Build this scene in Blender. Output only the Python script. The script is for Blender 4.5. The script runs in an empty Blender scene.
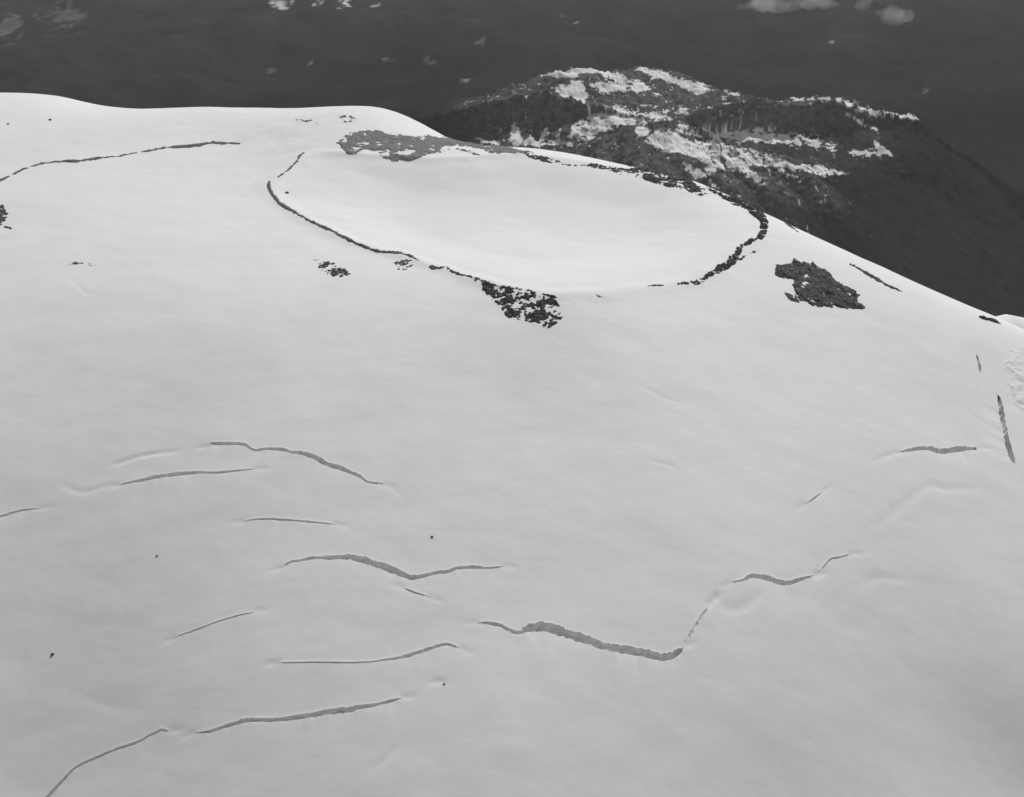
import bpy, math, random
import numpy as np
from mathutils import Vector, Matrix

random.seed(7)
R = math.radians
scn = bpy.context.scene
COL = scn.collection

# ------------------------------------------------------------------ camera model
W, H = 1024, 797
FPX = 1226.0
PITCH = R(27.7)
CAM = np.array([0.0, 0.0, 320.0])
FW = np.array([0, math.cos(PITCH), -math.sin(PITCH)])
UP = np.array([0, math.sin(PITCH), math.cos(PITCH)])
RT = np.array([1.0, 0, 0])


def ray(px, py):
    px = np.asarray(px, float); py = np.asarray(py, float)
    a = (px - W / 2) / FPX; b = (H / 2 - py) / FPX
    return FW + a[..., None] * RT + b[..., None] * UP


def proj(x, y, z):
    dx = x - CAM[0]; dy = y - CAM[1]; dz = z - CAM[2]
    d = dy * FW[1] + dz * FW[2]
    d = np.where(d < 1, 1, d)
    v = dy * UP[1] + dz * UP[2]
    return W / 2 + FPX * dx / d, H / 2 - FPX * v / d


def at_z(px, py, z):
    d = ray(px, py)
    t = (z - CAM[2]) / d[..., 2]
    return CAM + d * t[..., None]


# ------------------------------------------------------------------ noise
def _h(ix, iy, s):
    n = (ix.astype(np.int64) * 374761393 + iy.astype(np.int64) * 668265263 + s * 1442695041) & 0xFFFFFFFF
    n = ((n ^ (n >> 13)) * 1274126177) & 0xFFFFFFFF
    n = n ^ (n >> 16)
    return (n & 0xFFFFFF) / float(0xFFFFFF)


def noise(x, y, s=0):
    x = np.asarray(x, float); y = np.asarray(y, float)
    ix = np.floor(x); iy = np.floor(y)
    fx = x - ix; fy = y - iy
    u = fx * fx * fx * (fx * (fx * 6 - 15) + 10); v = fy * fy * fy * (fy * (fy * 6 - 15) + 10)

    def g(ax, ay):
        a = _h(ix + ax, iy + ay, s) * 2 * math.pi
        return np.cos(a) * (fx - ax) + np.sin(a) * (fy - ay)
    n00, n10, n01, n11 = g(0, 0), g(1, 0), g(0, 1), g(1, 1)
    return 1.5 * ((n00 * (1 - u) + n10 * u) * (1 - v) + (n01 * (1 - u) + n11 * u) * v)


def fbm(x, y, o=4, s=0, gain=.5, lac=2.03):
    r = 0; a = 1.0; t = 0
    for i in range(o):
        r = r + a * noise(x, y, s + i * 17); t += a
        a *= gain; x = x * lac + 13.7; y = y * lac - 7.1
    return r / t


def ridged(x, y, o=4, s=0, gain=.5):
    r = 0; a = 1.0; t = 0
    for i in range(o):
        r = r + a * (1 - 2 * np.abs(noise(x, y, s + i * 31))); t += a
        a *= gain; x = x * 2.07 + 3.1; y = y * 2.07 + 9.2
    return r / t


def sstep(a, b, x):
    t = np.clip((x - a) / (b - a), 0, 1)
    return t * t * (3 - 2 * t)


# ------------------------------------------------------------------ polygon / polyline distance
def seg_dist(x, y, P, closed=False):
    """distance, running arc parameter (index) and signed side to a polyline"""
    best = np.full(x.shape, 1e9); par = np.zeros(x.shape); side = np.zeros(x.shape)
    n = len(P)
    for i in range(n if closed else n - 1):
        ax, ay = P[i]; bx, by = P[(i + 1) % n]
        dx, dy = bx - ax, by - ay
        L = dx * dx + dy * dy + 1e-12
        t = np.clip(((x - ax) * dx + (y - ay) * dy) / L, 0, 1)
        ex = x - (ax + t * dx); ey = y - (ay + t * dy)
        d = np.hypot(ex, ey)
        m = d < best
        best = np.where(m, d, best); par = np.where(m, i + t, par)
        side = np.where(m, np.sign(dx * (y - ay) - dy * (x - ax)), side)
    return best, par, side


def inside(x, y, P):
    c = np.zeros(x.shape, bool); n = len(P)
    for i in range(n):
        x0, y0 = P[i]; x1, y1 = P[(i + 1) % n]
        if y0 == y1:
            continue
        k = ((y0 > y) != (y1 > y)) & (x < (x1 - x0) * (y - y0) / (y1 - y0) + x0)
        c ^= k
    return c


def sdf(x, y, P):
    d, _, _ = seg_dist(x, y, P, True)
    return np.where(inside(x, y, P), d, -d)


# ------------------------------------------------------------------ summit terrain: control heights
ctrl = []


def cp(px, py, z, back=None):
    p = at_z(px, py, float(z)); ctrl.append(tuple(p))
    if back:
        ctrl.append((p[0] + back[0], p[1] + back[1], p[2] + back[2]))
        ctrl.append((p[0] + 2.3 * back[0], p[1] + 2.3 * back[1], p[2] + 2.9 * back[2]))


# skyline on the left and the summit hump
cp(0, 93, 30, (-30, 130, -60)); cp(35, 94, 29); cp(62, 97, 25.5, (0, 130, -60)); cp(76, 100.5, 22); cp(88, 105, 17.5)
cp(104, 107.3, 15.5, (0, 130, -60)); cp(160, 108.5, 14)
cp(210, 107, 15, (0, 130, -60)); cp(300, 109, 13, (0, 130, -60)); cp(380, 108, 14.5, (10, 110, -60)); cp(405, 117, 8.5, (40, 80, -50))
cp(437, 135, 1, (60, 70, -60))
# far rim, skyline to the right
cp(530, 148, -1, (40, 110, -65)); cp(620, 165, -4, (40, 110, -65)); cp(690, 181, -7, (50, 100, -65))
cp(768, 222, -13, (80, 90, -65)); cp(830, 250, -24, (90, 80, -65)); cp(900, 282, -40, (90, 80, -65)); cp(1024, 337, -70, (100, 70, -65))
# under the crater, near rim
cp(400, 190, 1); cp(518, 205, -2); cp(640, 220, -6)
cp(268, 186, 4); cp(340, 236, 2); cp(400, 258, 1); cp(480, 282, 0); cp(560, 299, -1); cp(640, 290, -5); cp(690, 282, -9)
# left snowfield
cp(0, 180, 13); cp(120, 156, 12); cp(240, 144, 10); cp(190, 185, 6); cp(60, 230, 3); cp(160, 260, 0)
# foreground slopes
for col, zs in {0: (-10, -35, -61, -88, -113, -137), 256: (-3, -27, -52, -76, -98, -119), 512: (-3, -28, -52, -75, -96, -116),
                768: (-21, -43, -65, -88, -112, -136), 1024: (None, -82, -103, -127, -153, -182)}.items():
    for row, z in zip((300, 400, 500, 600, 700, 797), zs):
        if z is not None:
            cp(col, row, z)
ctrl = np.array(ctrl)
SC = 300.0
cx, cy, cz = ctrl[:, 0] / SC, ctrl[:, 1] / SC, ctrl[:, 2]


def _U(r2):
    return np.where(r2 > 1e-12, r2 * np.log(np.maximum(r2, 1e-12)), 0)


n = len(ctrl)
K = _U((cx[:, None] - cx[None]) ** 2 + (cy[:, None] - cy[None]) ** 2) + np.eye(n) * 0.0015
Pm = np.stack([np.ones(n), cx, cy], 1)
A = np.zeros((n + 3, n + 3)); A[:n, :n] = K; A[:n, n:] = Pm; A[n:, :n] = Pm.T
sol = np.linalg.solve(A, np.concatenate([cz, [0, 0, 0]]))


def tps(x, y):
    sh = x.shape; xf = x.ravel() / SC; yf = y.ravel() / SC
    out = sol[n] + sol[n + 1] * xf + sol[n + 2] * yf
    for k in range(n):
        out = out + sol[k] * _U((xf - cx[k]) ** 2 + (yf - cy[k]) ** 2)
    return out.reshape(sh)


def dome(x, y):
    r = np.hypot(x, (y - 950))
    cone = -0.75 * (np.sqrt(r * r + 150 ** 2) - 300) + 12 * fbm(x / 400, y / 400, 4, 91)
    e = np.hypot(x / 640, (y - 850) / 570)
    w = sstep(1.0, 1.4, e)
    core = np.where(w < 1, 1, 0) > 0
    out = cone.copy()
    out[core] = tps(x[core], y[core]) * (1 - w[core]) + cone[core] * w[core]
    # lower snow shoulder beyond the right-hand skyline
    out = out + 99 * np.exp(-(((x - 690) / 85) ** 2 + ((y - 1510) / 80) ** 2))
    return out


class Coarse:
    """bilinear lookup, only for casting rays"""
    def __init__(self, f, x0, x1, y0, y1, s):
        self.x0, self.y0, self.s = x0, y0, s
        gx = np.arange(x0, x1 + s, s); gy = np.arange(y0, y1 + s, s)
        X, Y = np.meshgrid(gx, gy)
        self.z = f(X, Y)

    def __call__(self, x, y):
        u = (x - self.x0) / self.s; v = (y - self.y0) / self.s
        u = np.clip(u, 0, self.z.shape[1] - 1.001); v = np.clip(v, 0, self.z.shape[0] - 1.001)
        i = u.astype(int); j = v.astype(int); a = u - i; b = v - j
        z = self.z
        return (z[j, i] * (1 - a) + z[j, i + 1] * a) * (1 - b) + (z[j + 1, i] * (1 - a) + z[j + 1, i + 1] * a) * b


def cast(px, py, f, t0=420., t1=1900., step=1.5):
    d = ray(px, py)
    t = np.full(d.shape[:-1], t0); hit = np.zeros(t.shape, bool); last = np.full(t.shape, t0)
    res = np.full(t.shape, np.nan)
    prev = None
    for tt in np.arange(t0, t1, step):
        p = CAM + d * tt
        g = p[..., 2] - f(p[..., 0], p[..., 1])
        new = (g <= 0) & ~hit
        if prev is not None:
            fr = prev / np.maximum(prev - g, 1e-9)
            res = np.where(new, tt - step + step * fr, res)
        hit |= new
        prev = g
        if hit.all():
            break
    return CAM + d * res[..., None], hit


dome_c = Coarse(dome, -900, 900, 150, 2000, 4.0)

# ------------------------------------------------------------------ crater bowl
rim_px = [(268, 187), (273, 195), (295, 212), (328, 229), (358, 244), (398, 254), (446, 268), (494, 285), (548, 295), (600, 294), (650, 288),
          (690, 281), (722, 266), (740, 248), (764, 236), (766, 222), (742, 203), (700, 187), (650, 175), (590, 164), (530, 155),
          (470, 158), (420, 160), (360, 155), (318, 152), (290, 168)]
rp, ok = cast(np.array([p[0] for p in rim_px]), np.array([p[1] for p in rim_px]), dome_c)
RIM = [tuple(p[:2]) for p, o in zip(rp, ok) if o]


RC = np.mean(np.array(RIM), axis=0)
_ra = np.array(RIM) - RC
_th = np.arctan2(_ra[:, 1], _ra[:, 0]); _o = np.argsort(_th)
_tt = np.linspace(-math.pi, math.pi, 361)
_rr = np.interp(_tt, _th[_o], np.hypot(_ra[:, 0], _ra[:, 1])[_o], period=2 * math.pi)
for _ in range(12):
    _rr[:-1] = (np.roll(_rr[:-1], 1) + 2 * _rr[:-1] + np.roll(_rr[:-1], -1)) / 4
    _rr[-1] = _rr[0]


def crater(x, y):
    dx = x - RC[0]; dy = y - RC[1]
    r = np.hypot(dx, dy)
    Rr = np.interp(np.arctan2(dy, dx), _tt, _rr)
    rho = r / Rr
    sd_ = (1 - rho) * 180 + 3.0 * fbm(x / 22, y / 22, 3, 5)
    out = -8.0 * sstep(1.02, .45, rho) + 1.5 * np.exp(-(sd_ / 9.0) ** 2)
    return np.where(r < 420, out, 0)


def swell(x, y):
    a = 1.1 * fbm(x / 95, y / 70, 3, 11) + 0.30 * fbm(x / 26, y / 19, 3, 23) + 0.05 * fbm(x / 7, y / 5, 2, 37)
    # wind-scoured grooves around the saddle between the two snowfields
    g = np.exp(-(((x + 215) / 75) ** 2 + ((y - 1090) / 90) ** 2))
    return a + g * 1.0 * fbm((x + y) / 45, (x - y * .6) / 12, 3, 51)


# filled, sagging crevasses and faint lines: (points, half width m, depth m)
grooves_px = [
    ([(108, 466), (134, 457.6), (148, 454.6), (163, 452.5), (181, 450.7)], 1.2, .75),
    ([(870, 529), (887, 517.5), (904, 503), (927, 486), (945, 488), (974, 488), (983, 483)], 2.8, .5),
    ([(720, 606), (738, 608), (752, 600), (760, 590)], 3.0, .6),
    ([(720, 592), (708, 607)], 1.5, .7),
    ([(374, 483.5), (392, 488), (404, 497)], 1.2, .3),
    ([(968, 344), (977, 356), (980, 371), (982, 395), (983, 425)], 1.0, .5),
    ([(872, 462), (886, 456), (900, 452)], 1.5, .4),
    ([(860, 585), (880, 577), (905, 580)], 2.5, .4),
    ([(60, 484), (82, 492), (110, 485), (120, 485)], 1.6, .4),
    ([(368, 772), (386, 758), (402, 742)], 2.0, .4),
    ([(428, 685), (440, 680), (446, 683)], 1.0, .5),
    ([(640, 385), (665, 398), (690, 405)], 1.5, .25),
    ([(650, 460), (664, 464), (676, 468)], 1.2, .3),
    ([(70, 278), (90, 296)], 1.3, .35), ([(62, 690), (110, 706), (150, 712)], 2.5, .2),
]

# ------------------------------------------------------------------ crevasses traced on the photograph: (x, y, opening in px)
crevasses_px = [
    ('long thin crevasse curving down to the right, highest on the open slope', 'c', [(210, 446, 1), (212, 443.5, 2.5), (229, 443.5, 3), (244, 444.3, 3), (254, 450, 2.2), (267, 448.7, 2.2), (283.5, 449.3, 3), (291, 452, 2.4), (302, 453, 3.8), (314, 456.6, 4.5), (326, 463.4, 4.5), (338, 467, 4), (352, 472.7, 3.6), (361, 477, 3), (367, 481.5, 2), (376, 483, 1.5), (383, 483.6, .8)]),
    ('smooth shallow crevasse bowed upward, just below the end of the highest long crevasse', 'c', [(119, 484.8, .8), (132.5, 481.7, 2), (144.6, 479.3, 2.8), (162.6, 475.7, 3.2), (180.7, 473.6, 3), (195.8, 472.4, 2.4), (217, 472.4, 2), (235, 470.6, 1.4), (254.5, 469, .8)]),
    ('short crevasse with a bright lower lip, cut off by the left edge of the photo', 'c', [(-14, 520, 2), (0, 516.4, 2.2), (12, 512.8, 2.2), (24, 509.8, 1.7), (39, 508.3, .8)]),
    ('short straight hairline crevasse between the highest long crevasse and the forked one', 'c', [(244, 521, .7), (258.6, 519, 1.6), (273, 519, 2), (296.7, 520.5, 2), (317, 522.5, 1.8), (335, 524.3, .8)]),
    ('wide arched crevasse that kinks and trails off level to the right', 'c', [(280.6, 567.4, .8), (290.8, 562, 2), (302.5, 560, 2.2), (314, 557.7, 3), (329, 557.7, 3.4), (349, 556.6, 5), (364, 559.8, 6.5), (378.7, 565, 7), (393.4, 570, 6.5), (405, 574.8, 5), (411, 577.3, 4), (422.7, 575.9, 3), (434.4, 573, 3), (449, 571, 3), (458, 568, 2.8), (472.5, 567, 3), (487, 568, 2), (503, 566.5, 1)]),
    ('tiny slit crevasse tucked under the kink of the wide arched crevasse', 'c', [(403.6, 587.6, .8), (414, 592, 2), (422, 594.5, 1.8), (430, 597, .8)]),
    ('largest crevasse, a broad grey wall zigzagging to a sharp right end', 'c', [(478.6, 623, 1), (489.5, 622.8, 2.8), (501, 625.4, 3.2), (513, 631.4, 3.6), (521, 632.2, 4), (528.6, 628, 7), (542, 626.5, 9), (556, 629.5, 9), (571.6, 634.6, 8.5), (591, 641, 8.5), (601, 645.5, 7), (618.4, 648.4, 8), (638, 651.5, 8), (653.6, 655, 8), (663.4, 657, 7), (673, 654.5, 6.5), (680, 650.5, 4), (684, 647.5, 1)]),
    ('narrow pale crevasse climbing from the sharp right end of the largest one', 'c', [(686, 641, 1.2), (690, 634.5, 3), (697, 623.5, 3.4), (704, 612.5, 2.8), (708, 606, .8)]),
    ('small wavy crevasse up and right of the largest one', 'c', [(731.7, 582, 1), (743.4, 580, 2), (751, 575.6, 4), (763, 577, 4.8), (778.6, 581.6, 5), (790, 583, 4), (802, 578.6, 3), (813.7, 576, 1.5)]),
    ('short slit crevasse at the upper right tip of the small wavy crevasse', 'c', [(820, 571, .8), (826, 564, 1.6), (831, 558.7, 2), (840, 557, 2), (850, 554.4, .8)]),
    ('long straight hairline crevasse that thickens into a hook at its right end', 'c', [(278, 662.8, .6), (317, 662.3, 1.2), (352.5, 662.6, 1.2), (373, 661.6, 1), (384.8, 659.7, 1.4), (402, 657, 2.6), (420, 651.8, 3), (434.6, 646.8, 3), (446, 643.9, 2.6), (453, 645.5, 2), (459.5, 648, .8)]),
    ('long ragged crevasse rising gently to the right across the lowest slope', 'c', [(195, 733, 1), (211, 731, 2.4), (225.6, 726, 3), (249, 719.8, 4), (272.5, 720, 3.2), (300, 716.8, 4), (314, 714.4, 4.4), (338, 710.5, 5.5), (347, 710, 5), (361, 706.8, 4), (376, 704.5, 3), (390.6, 700.7, 2.5), (402, 698, 1)]),
    ('curved crevasse climbing out of the bottom left corner', 'c', [(40, 803, 3), (47, 797, 3), (63, 780, 2.6), (76, 767, 2), (99.6, 756, 2), (117, 748.7, 2.2), (137.7, 742, 2), (150, 735, 2), (161, 730, 2.4), (168.5, 731, .8)]),
    ('faint short slanting crevasse above the curved bottom left one', 'c', [(174.7, 637.5, .7), (185, 633.5, 1.3), (192.8, 630.8, 2), (201.8, 627.6, 1.6), (212, 623.5, .9), (224, 619.5, 1.3), (238, 615.5, 1.5), (254.5, 612, .7)]),
    ('level grey crevasse near the right edge, left of the upright one', 'c', [(900, 451.8, 1), (913, 449.4, 3.4), (927, 448, 4.6), (940, 451, 5), (956, 449.2, 5), (968, 448.4, 4), (979, 448.4, 1.4)]),
    ('upright crevasse running straight downhill at the right edge', 'c', [(998.5, 394, 2), (999.5, 400, 4), (1001.8, 413.7, 5.5), (1004.7, 428, 4.8), (1008, 445.4, 5), (1012.5, 458.4, 4.2), (1015.5, 465, 1.2)]),
    ('small dark slanting slit alone between the wavy crevasse and the level grey one', 'c', [(806, 503.5, .7), (811, 500.5, 1.7), (815, 497.5, 2), (818, 495, 1), (820.6, 493, 1.6), (822, 492, .7)]),
    ('short upright notch crevasse above the right end of the level grey one', 'c', [(976, 353, .8), (978, 359, 2.4), (980, 367, 2.6), (981, 373, .8)]),
]


def resample(P, step):
    P = np.asarray(P, float)
    # Catmull-Rom through the points, then even spacing
    Q = [P[0]]
    for i in range(len(P) - 1):
        p0 = P[max(i - 1, 0)]; p1 = P[i]; p2 = P[i + 1]; p3 = P[min(i + 2, len(P) - 1)]
        for t in np.linspace(0, 1, 9)[1:]:
            m1 = (p2 - p0) * .35; m2 = (p3 - p1) * .35
            Q.append((2 * t ** 3 - 3 * t ** 2 + 1) * p1 + (t ** 3 - 2 * t ** 2 + t) * m1 + (-2 * t ** 3 + 3 * t ** 2) * p2 + (t ** 3 - t ** 2) * m2)
    Q = np.array(Q)
    L = np.concatenate([[0], np.cumsum(np.hypot(*(np.diff(Q[:, :2], axis=0)).T))])
    s = np.arange(0, L[-1] + step * .5, step)
    return np.stack([np.interp(s, L, Q[:, k]) for k in range(Q.shape[1])], 1), s


base_c = Coarse(lambda X, Y: dome(X, Y) + crater(X, Y) + swell(X, Y), -700, 700, 300, 1700, 2.0)

CREV = []
for k, (label, kind, pts) in enumerate(crevasses_px):
    Q, s = resample(pts, .7)
    tx = np.gradient(Q[:, 0]); ty = np.gradient(Q[:, 1]); L = np.hypot(tx, ty)
    nx, ny = ty / L, -tx / L            # normal towards the far / uphill side
    flip = ny.mean() > 0
    if flip:
        nx, ny = -nx, -ny
    w = Q[:, 2] * (.72 if Q[:, 2].max() < 2.3 else .92)
    jag = 1.0 * fbm(s / 11, s * 0 + k * 7.3, 4, 61) + .55 * noise(s / 2.9, s * 0 + k * 3.1, 67)
    jag2 = .9 * fbm(s / 8, s * 0 + k * 5.3, 4, 71) + .5 * noise(s / 2.3, s * 0 + k * 2.7, 77)
    amp = np.clip(w / 3.2, .25, 1.9)
    ux = Q[:, 0] + nx * (w / 2 + jag * amp); uy = Q[:, 1] + ny * (w / 2 + jag * amp)
    lo_w = np.maximum(w / 2 - jag2 * amp * .7, -(w / 2 + jag * amp) + .25)
    lx = Q[:, 0] - nx * lo_w; ly = Q[:, 1] - ny * lo_w
    U_, o1 = cast(ux, uy, base_c); L_, o2 = cast(lx, ly, base_c)
    o = o1 & o2
    U_, L_ = U_[o][:, :2], L_[o][:, :2]
    # keep a minimum opening
    d = U_ - L_; dl = np.hypot(d[:, 0], d[:, 1])
    C_ = (U_ + L_) / 2
    CREV.append(dict(label=label, U=U_, L=L_, C=C_, w=dl, pts=pts, flip=flip))

GROOVES = []
for c in CREV:          # every crack fades out into a shallow furrow in the snow
    p_ = np.array([q[:2] for q in c['pts']])
    for a_, b_ in ((p_[0], p_[1] if len(p_) < 3 else p_[2]), (p_[-1], p_[-2] if len(p_) < 3 else p_[-3])):
        v_ = (a_ - b_) / max(np.hypot(*(a_ - b_)), 1e-6)
        grooves_px.append(([tuple(a_ - v_ * 3), tuple(a_ + v_ * 7), tuple(a_ + v_ * 15 + np.array([0, 1.5]))], 1.2, .4))
for pts, hw, dp in grooves_px:
    Q, _ = resample([(a, b, 0) for a, b in pts], 3.0)
    P_, o = cast(Q[:, 0], Q[:, 1], base_c)
    GROOVES.append(([tuple(q) for q in P_[o][:, :2]], hw, dp))

for c in CREV:
    c['sub'] = c['C'][::8] if len(c['C']) > 20 else c['C'][::3]
    c['subw'] = c['w'][::8] if len(c['C']) > 20 else c['w'][::3]


def details(x, y):
    """grooves, and the sag of the lower side of each crevasse"""
    out = np.zeros(x.shape)
    for P, hw, dp in GROOVES:
        xs = [p[0] for p in P]; ys = [p[1] for p in P]
        m = (x > min(xs) - 14) & (x < max(xs) + 14) & (y > min(ys) - 14) & (y < max(ys) + 14)
        if m.any():
            d, par, sd = seg_dist(x[m], y[m], P)
            e = np.sin(np.clip(par / (len(P) - 1), 0.02, .98) * math.pi) ** .5
            d = d + .8 * noise(x[m] / 4, y[m] / 4, 83)
            out[m] -= dp * e * np.exp(-(d / hw) ** 2)
    for c in CREV:
        P = c['sub']; r = 26
        m = (x > P[:, 0].min() - r) & (x < P[:, 0].max() + r) & (y > P[:, 1].min() - r) & (y < P[:, 1].max() + r)
        if m.any():
            d, par, sd = seg_dist(x[m], y[m], P)
            wl = np.interp(par, np.arange(len(P)), c['subw'])
            i0 = np.clip(par.astype(int), 0, len(P) - 1)
            low = (sd < 0) if not c['flip'] else (sd > 0)
            # "lower" is the side away from U
            e = sstep(0, .6, np.minimum(par, len(P) - 1 - par))
            out[m] -= np.where(low, 1, 0) * .30 * np.minimum(wl, 6) * e * np.clip(.35 + 1.3 * fbm(par / 2.5, par * 0 + P[0, 0], 3, 87), 0, 1.4) * np.exp(-(d / (3.0 + wl)) ** 1.0) * sstep(r, r * .6, d)
    return out


def ground(x, y):
    return dome(x, y) + crater(x, y) + swell(x, y) + details(x, y)


# check which side of the polyline is "lower"
for c in CREV:
    P = c['sub']; q = c['L'][len(c['L']) // 2] * 3 - 2 * c['C'][len(c['C']) // 2]
    _, _, sd = seg_dist(np.array([q[0]]), np.array([q[1]]), P)
    c['flip'] = bool(sd[0] > 0)

# ------------------------------------------------------------------ materials


def mat(name):
    m = bpy.data.materials.new(name); m.use_nodes = True
    nt = m.node_tree; b = nt.nodes['Principled BSDF']
    b.inputs['Specular IOR Level'].default_value = .2
    return m, nt, b


def nd(nt, t, **kw):
    q = nt.nodes.new(t)
    for k, v in kw.items():
        setattr(q, k, v)
    return q


def obj_noise(nt, scale, detail=4, rough=.55, vec=None, stretch=None):
    g = nd(nt, 'ShaderNodeNewGeometry')
    src = g.outputs['Position']
    if stretch:
        mp = nd(nt, 'ShaderNodeMapping'); mp.inputs['Scale'].default_value = stretch
        nt.links.new(src, mp.inputs['Vector']); src = mp.outputs['Vector']
    q = nd(nt, 'ShaderNodeTexNoise'); q.inputs['Scale'].default_value = scale
    q.inputs['Detail'].default_value = detail; q.inputs['Roughness'].default_value = rough
    nt.links.new(src, q.inputs['Vector'])
    return q.outputs['Fac']


def ramp(nt, fac, a, b, p0=.3, p1=.7):
    r = nd(nt, 'ShaderNodeValToRGB')
    r.color_ramp.elements[0].position = p0; r.color_ramp.elements[1].position = p1
    r.color_ramp.elements[0].color = (a, a, a, 1); r.color_ramp.elements[1].color = (b, b, b, 1)
    nt.links.new(fac, r.inputs['Fac'])
    return r.outputs['Color']


def bump(nt, b, h, strength, dist):
    q = nd(nt, 'ShaderNodeBump'); q.inputs['Strength'].default_value = strength; q.inputs['Distance'].default_value = dist
    nt.links.new(h, q.inputs['Height']); nt.links.new(q.outputs['Normal'], b.inputs['Normal'])


def mathn(nt, op, a, b=None):
    q = nd(nt, 'ShaderNodeMath', operation=op)
    for i, v in enumerate((a, b)):
        if v is None:
            continue
        if isinstance(v, (int, float)):
            q.inputs[i].default_value = v
        else:
            nt.links.new(v, q.inputs[i])
    return q.outputs[0]


def snow_material(name, lo, hi):
    m, nt, b = mat(name)
    b.inputs['Roughness'].default_value = .75
    c = ramp(nt, obj_noise(nt, .012, 5, .6), lo, hi)
    nt.links.new(c, b.inputs['Base Color'])
    f = mathn(nt, 'ADD', obj_noise(nt, .22, 4, .55, stretch=(1, 1.7, 1)), mathn(nt, 'MULTIPLY', obj_noise(nt, 1.1, 3, .5, stretch=(1, 1.7, 1)), .35))
    bump(nt, b, f, .22, .3)
    return m


M_SNOW = snow_material('snow', .78, .83)
M_SUNLIT = snow_material('painted_sunlit_snow', .88, .92)  # same snow, lighter: sunlight painted into the wall colour
M_ICE, nt, b = mat('crevasse_ice')
b.inputs['Roughness'].default_value = .6
c = ramp(nt, obj_noise(nt, .8, 4, .6, stretch=(.3, .3, 1.5)), .62, .90)
nt.links.new(c, b.inputs['Base Color'])
bump(nt, b, obj_noise(nt, 1.4, 4, .6, stretch=(1, 1, .6)), .5, .4)


def rock_material(name, lo, hi, scale=.5, dust=.0):
    m, nt, b = mat(name)
    b.inputs['Roughness'].default_value = .9
    c = ramp(nt, obj_noise(nt, scale, 6, .7), lo, hi, .3, .72)
    if dust:                                  # wind-packed snow in the hollows
        d = ramp(nt, obj_noise(nt, .33, 6, .75, stretch=(1.2, .6, 1.5)), 0, 1, dust, dust + .03)
        mx = nd(nt, 'ShaderNodeMix', data_type='RGBA'); nt.links.new(d, mx.inputs[0]); nt.links.new(c, mx.inputs[6]); mx.inputs[7].default_value = (.75, .75, .75, 1)
        c = mx.outputs[2]
    nt.links.new(c, b.inputs['Base Color'])
    bump(nt, b, obj_noise(nt, .7, 5, .65), .6, .6)
    return m


M_ROCK = rock_material('dark_lava_rock', .035, .14, .35, .62)
M_SCREE = rock_material('grey_scree', .17, .26, .35)
M_RIM = rock_material('rim_gravel', .09, .19, .4)

# ------------------------------------------------------------------ mesh helpers


def mesh_obj(name, V, F, material, parent=None, smooth=True, loc=None):
    V = np.asarray(V, np.float64); F = np.asarray(F, np.int32)
    if loc is None:
        loc = (0, 0, 0)
    V = V - np.asarray(loc)
    me = bpy.data.meshes.new(name)
    k = F.shape[1]
    me.vertices.add(len(V)); me.vertices.foreach_set('co', V.astype(np.float32).ravel())
    me.loops.add(F.size); me.loops.foreach_set('vertex_index', F.ravel())
    me.polygons.add(len(F))
    me.polygons.foreach_set('loop_start', np.arange(0, F.size, k, dtype=np.int32))
    me.update(calc_edges=True)
    me.polygons.foreach_set('use_smooth', np.full(len(F), smooth, bool))
    me.materials.append(material)
    me.validate()
    o = bpy.data.objects.new(name, me); COL.objects.link(o)
    if parent is None:
        o.location = loc
    else:
        o.parent = parent
    return o


def tag(o, label, cat, group=None):
    o['label'] = label; o['category'] = cat
    if group:
        o['group'] = group
    return o


def structure(o):
    o['kind'] = 'structure'
    return o


def grid_faces(nx, ny):
    j, i = np.meshgrid(np.arange(ny - 1), np.arange(nx - 1), indexing='ij')
    a = (j * nx + i).ravel()
    return np.stack([a, a + 1, a + 1 + nx, a + nx], 1)


def compact(V, F):
    u, inv = np.unique(F.ravel(), return_inverse=True)
    return V[u], inv.reshape(F.shape)


# ------------------------------------------------------------------ the summit snow
def spaced(a, b, s, lo, hi, g=1.09):
    core = list(np.arange(a, b + s * .5, s))
    st = s; x = core[0]; left = []
    while x > lo:
        st *= g; x -= st; left.append(x)
    st = s; x = core[-1]; right = []
    while x < hi:
        st *= g; x += st; right.append(x)
    return np.array(left[::-1] + core + right)


gx = spaced(-420, 420, 1.25, -6500, 6500)
gy = spaced(400, 760, 1.25, -4500, 400)
gy2 = spaced(760, 1330, 2.0, 760, 7000)
gy = np.concatenate([gy[gy < 761], gy2[gy2 > 761]])
gx = gx; NX, NY = len(gx), len(gy)
GX, GY = np.meshgrid(gx, gy)
GZ = ground(GX, GY)
GZ = np.maximum(GZ, -2150)
F = grid_faces(NX, NY)
# open the snow over every crevasse; the crevasse's own lips close the edge
open_v = np.zeros(GX.shape, bool)
for c in CREV:
    P = np.concatenate([c['U'], c['L']])
    m = (GX > P[:, 0].min() - 3) & (GX < P[:, 0].max() + 3) & (GY > P[:, 1].min() - 3) & (GY < P[:, 1].max() + 3)
    poly = [tuple(p) for p in c['U'][::2]] + [tuple(p) for p in c['L'][::-2]]
    x, y = GX[m], GY[m]
    ins = inside(x, y, poly)
    for e_ in (c['C'][0], c['C'][-1]):
        ins &= np.hypot(x - e_[0], y - e_[1]) > 2.6
    open_v[m] |= ins
    # cells the opening passes through without holding a corner
    c['cells'] = set()
    for q in np.concatenate([c['C'], c['U'], c['L'], c['U'] * .75 + c['L'] * .25, c['U'] * .25 + c['L'] * .75]):
        if min(math.hypot(*(q - c['C'][0])), math.hypot(*(q - c['C'][-1]))) < 3.2:
            continue
        i = np.searchsorted(gx, q[0]) - 1; j = np.searchsorted(gy, q[1]) - 1
        c['cells'].add(j * (NX - 1) + i)
drop = open_v.ravel()[F].any(1)
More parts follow.
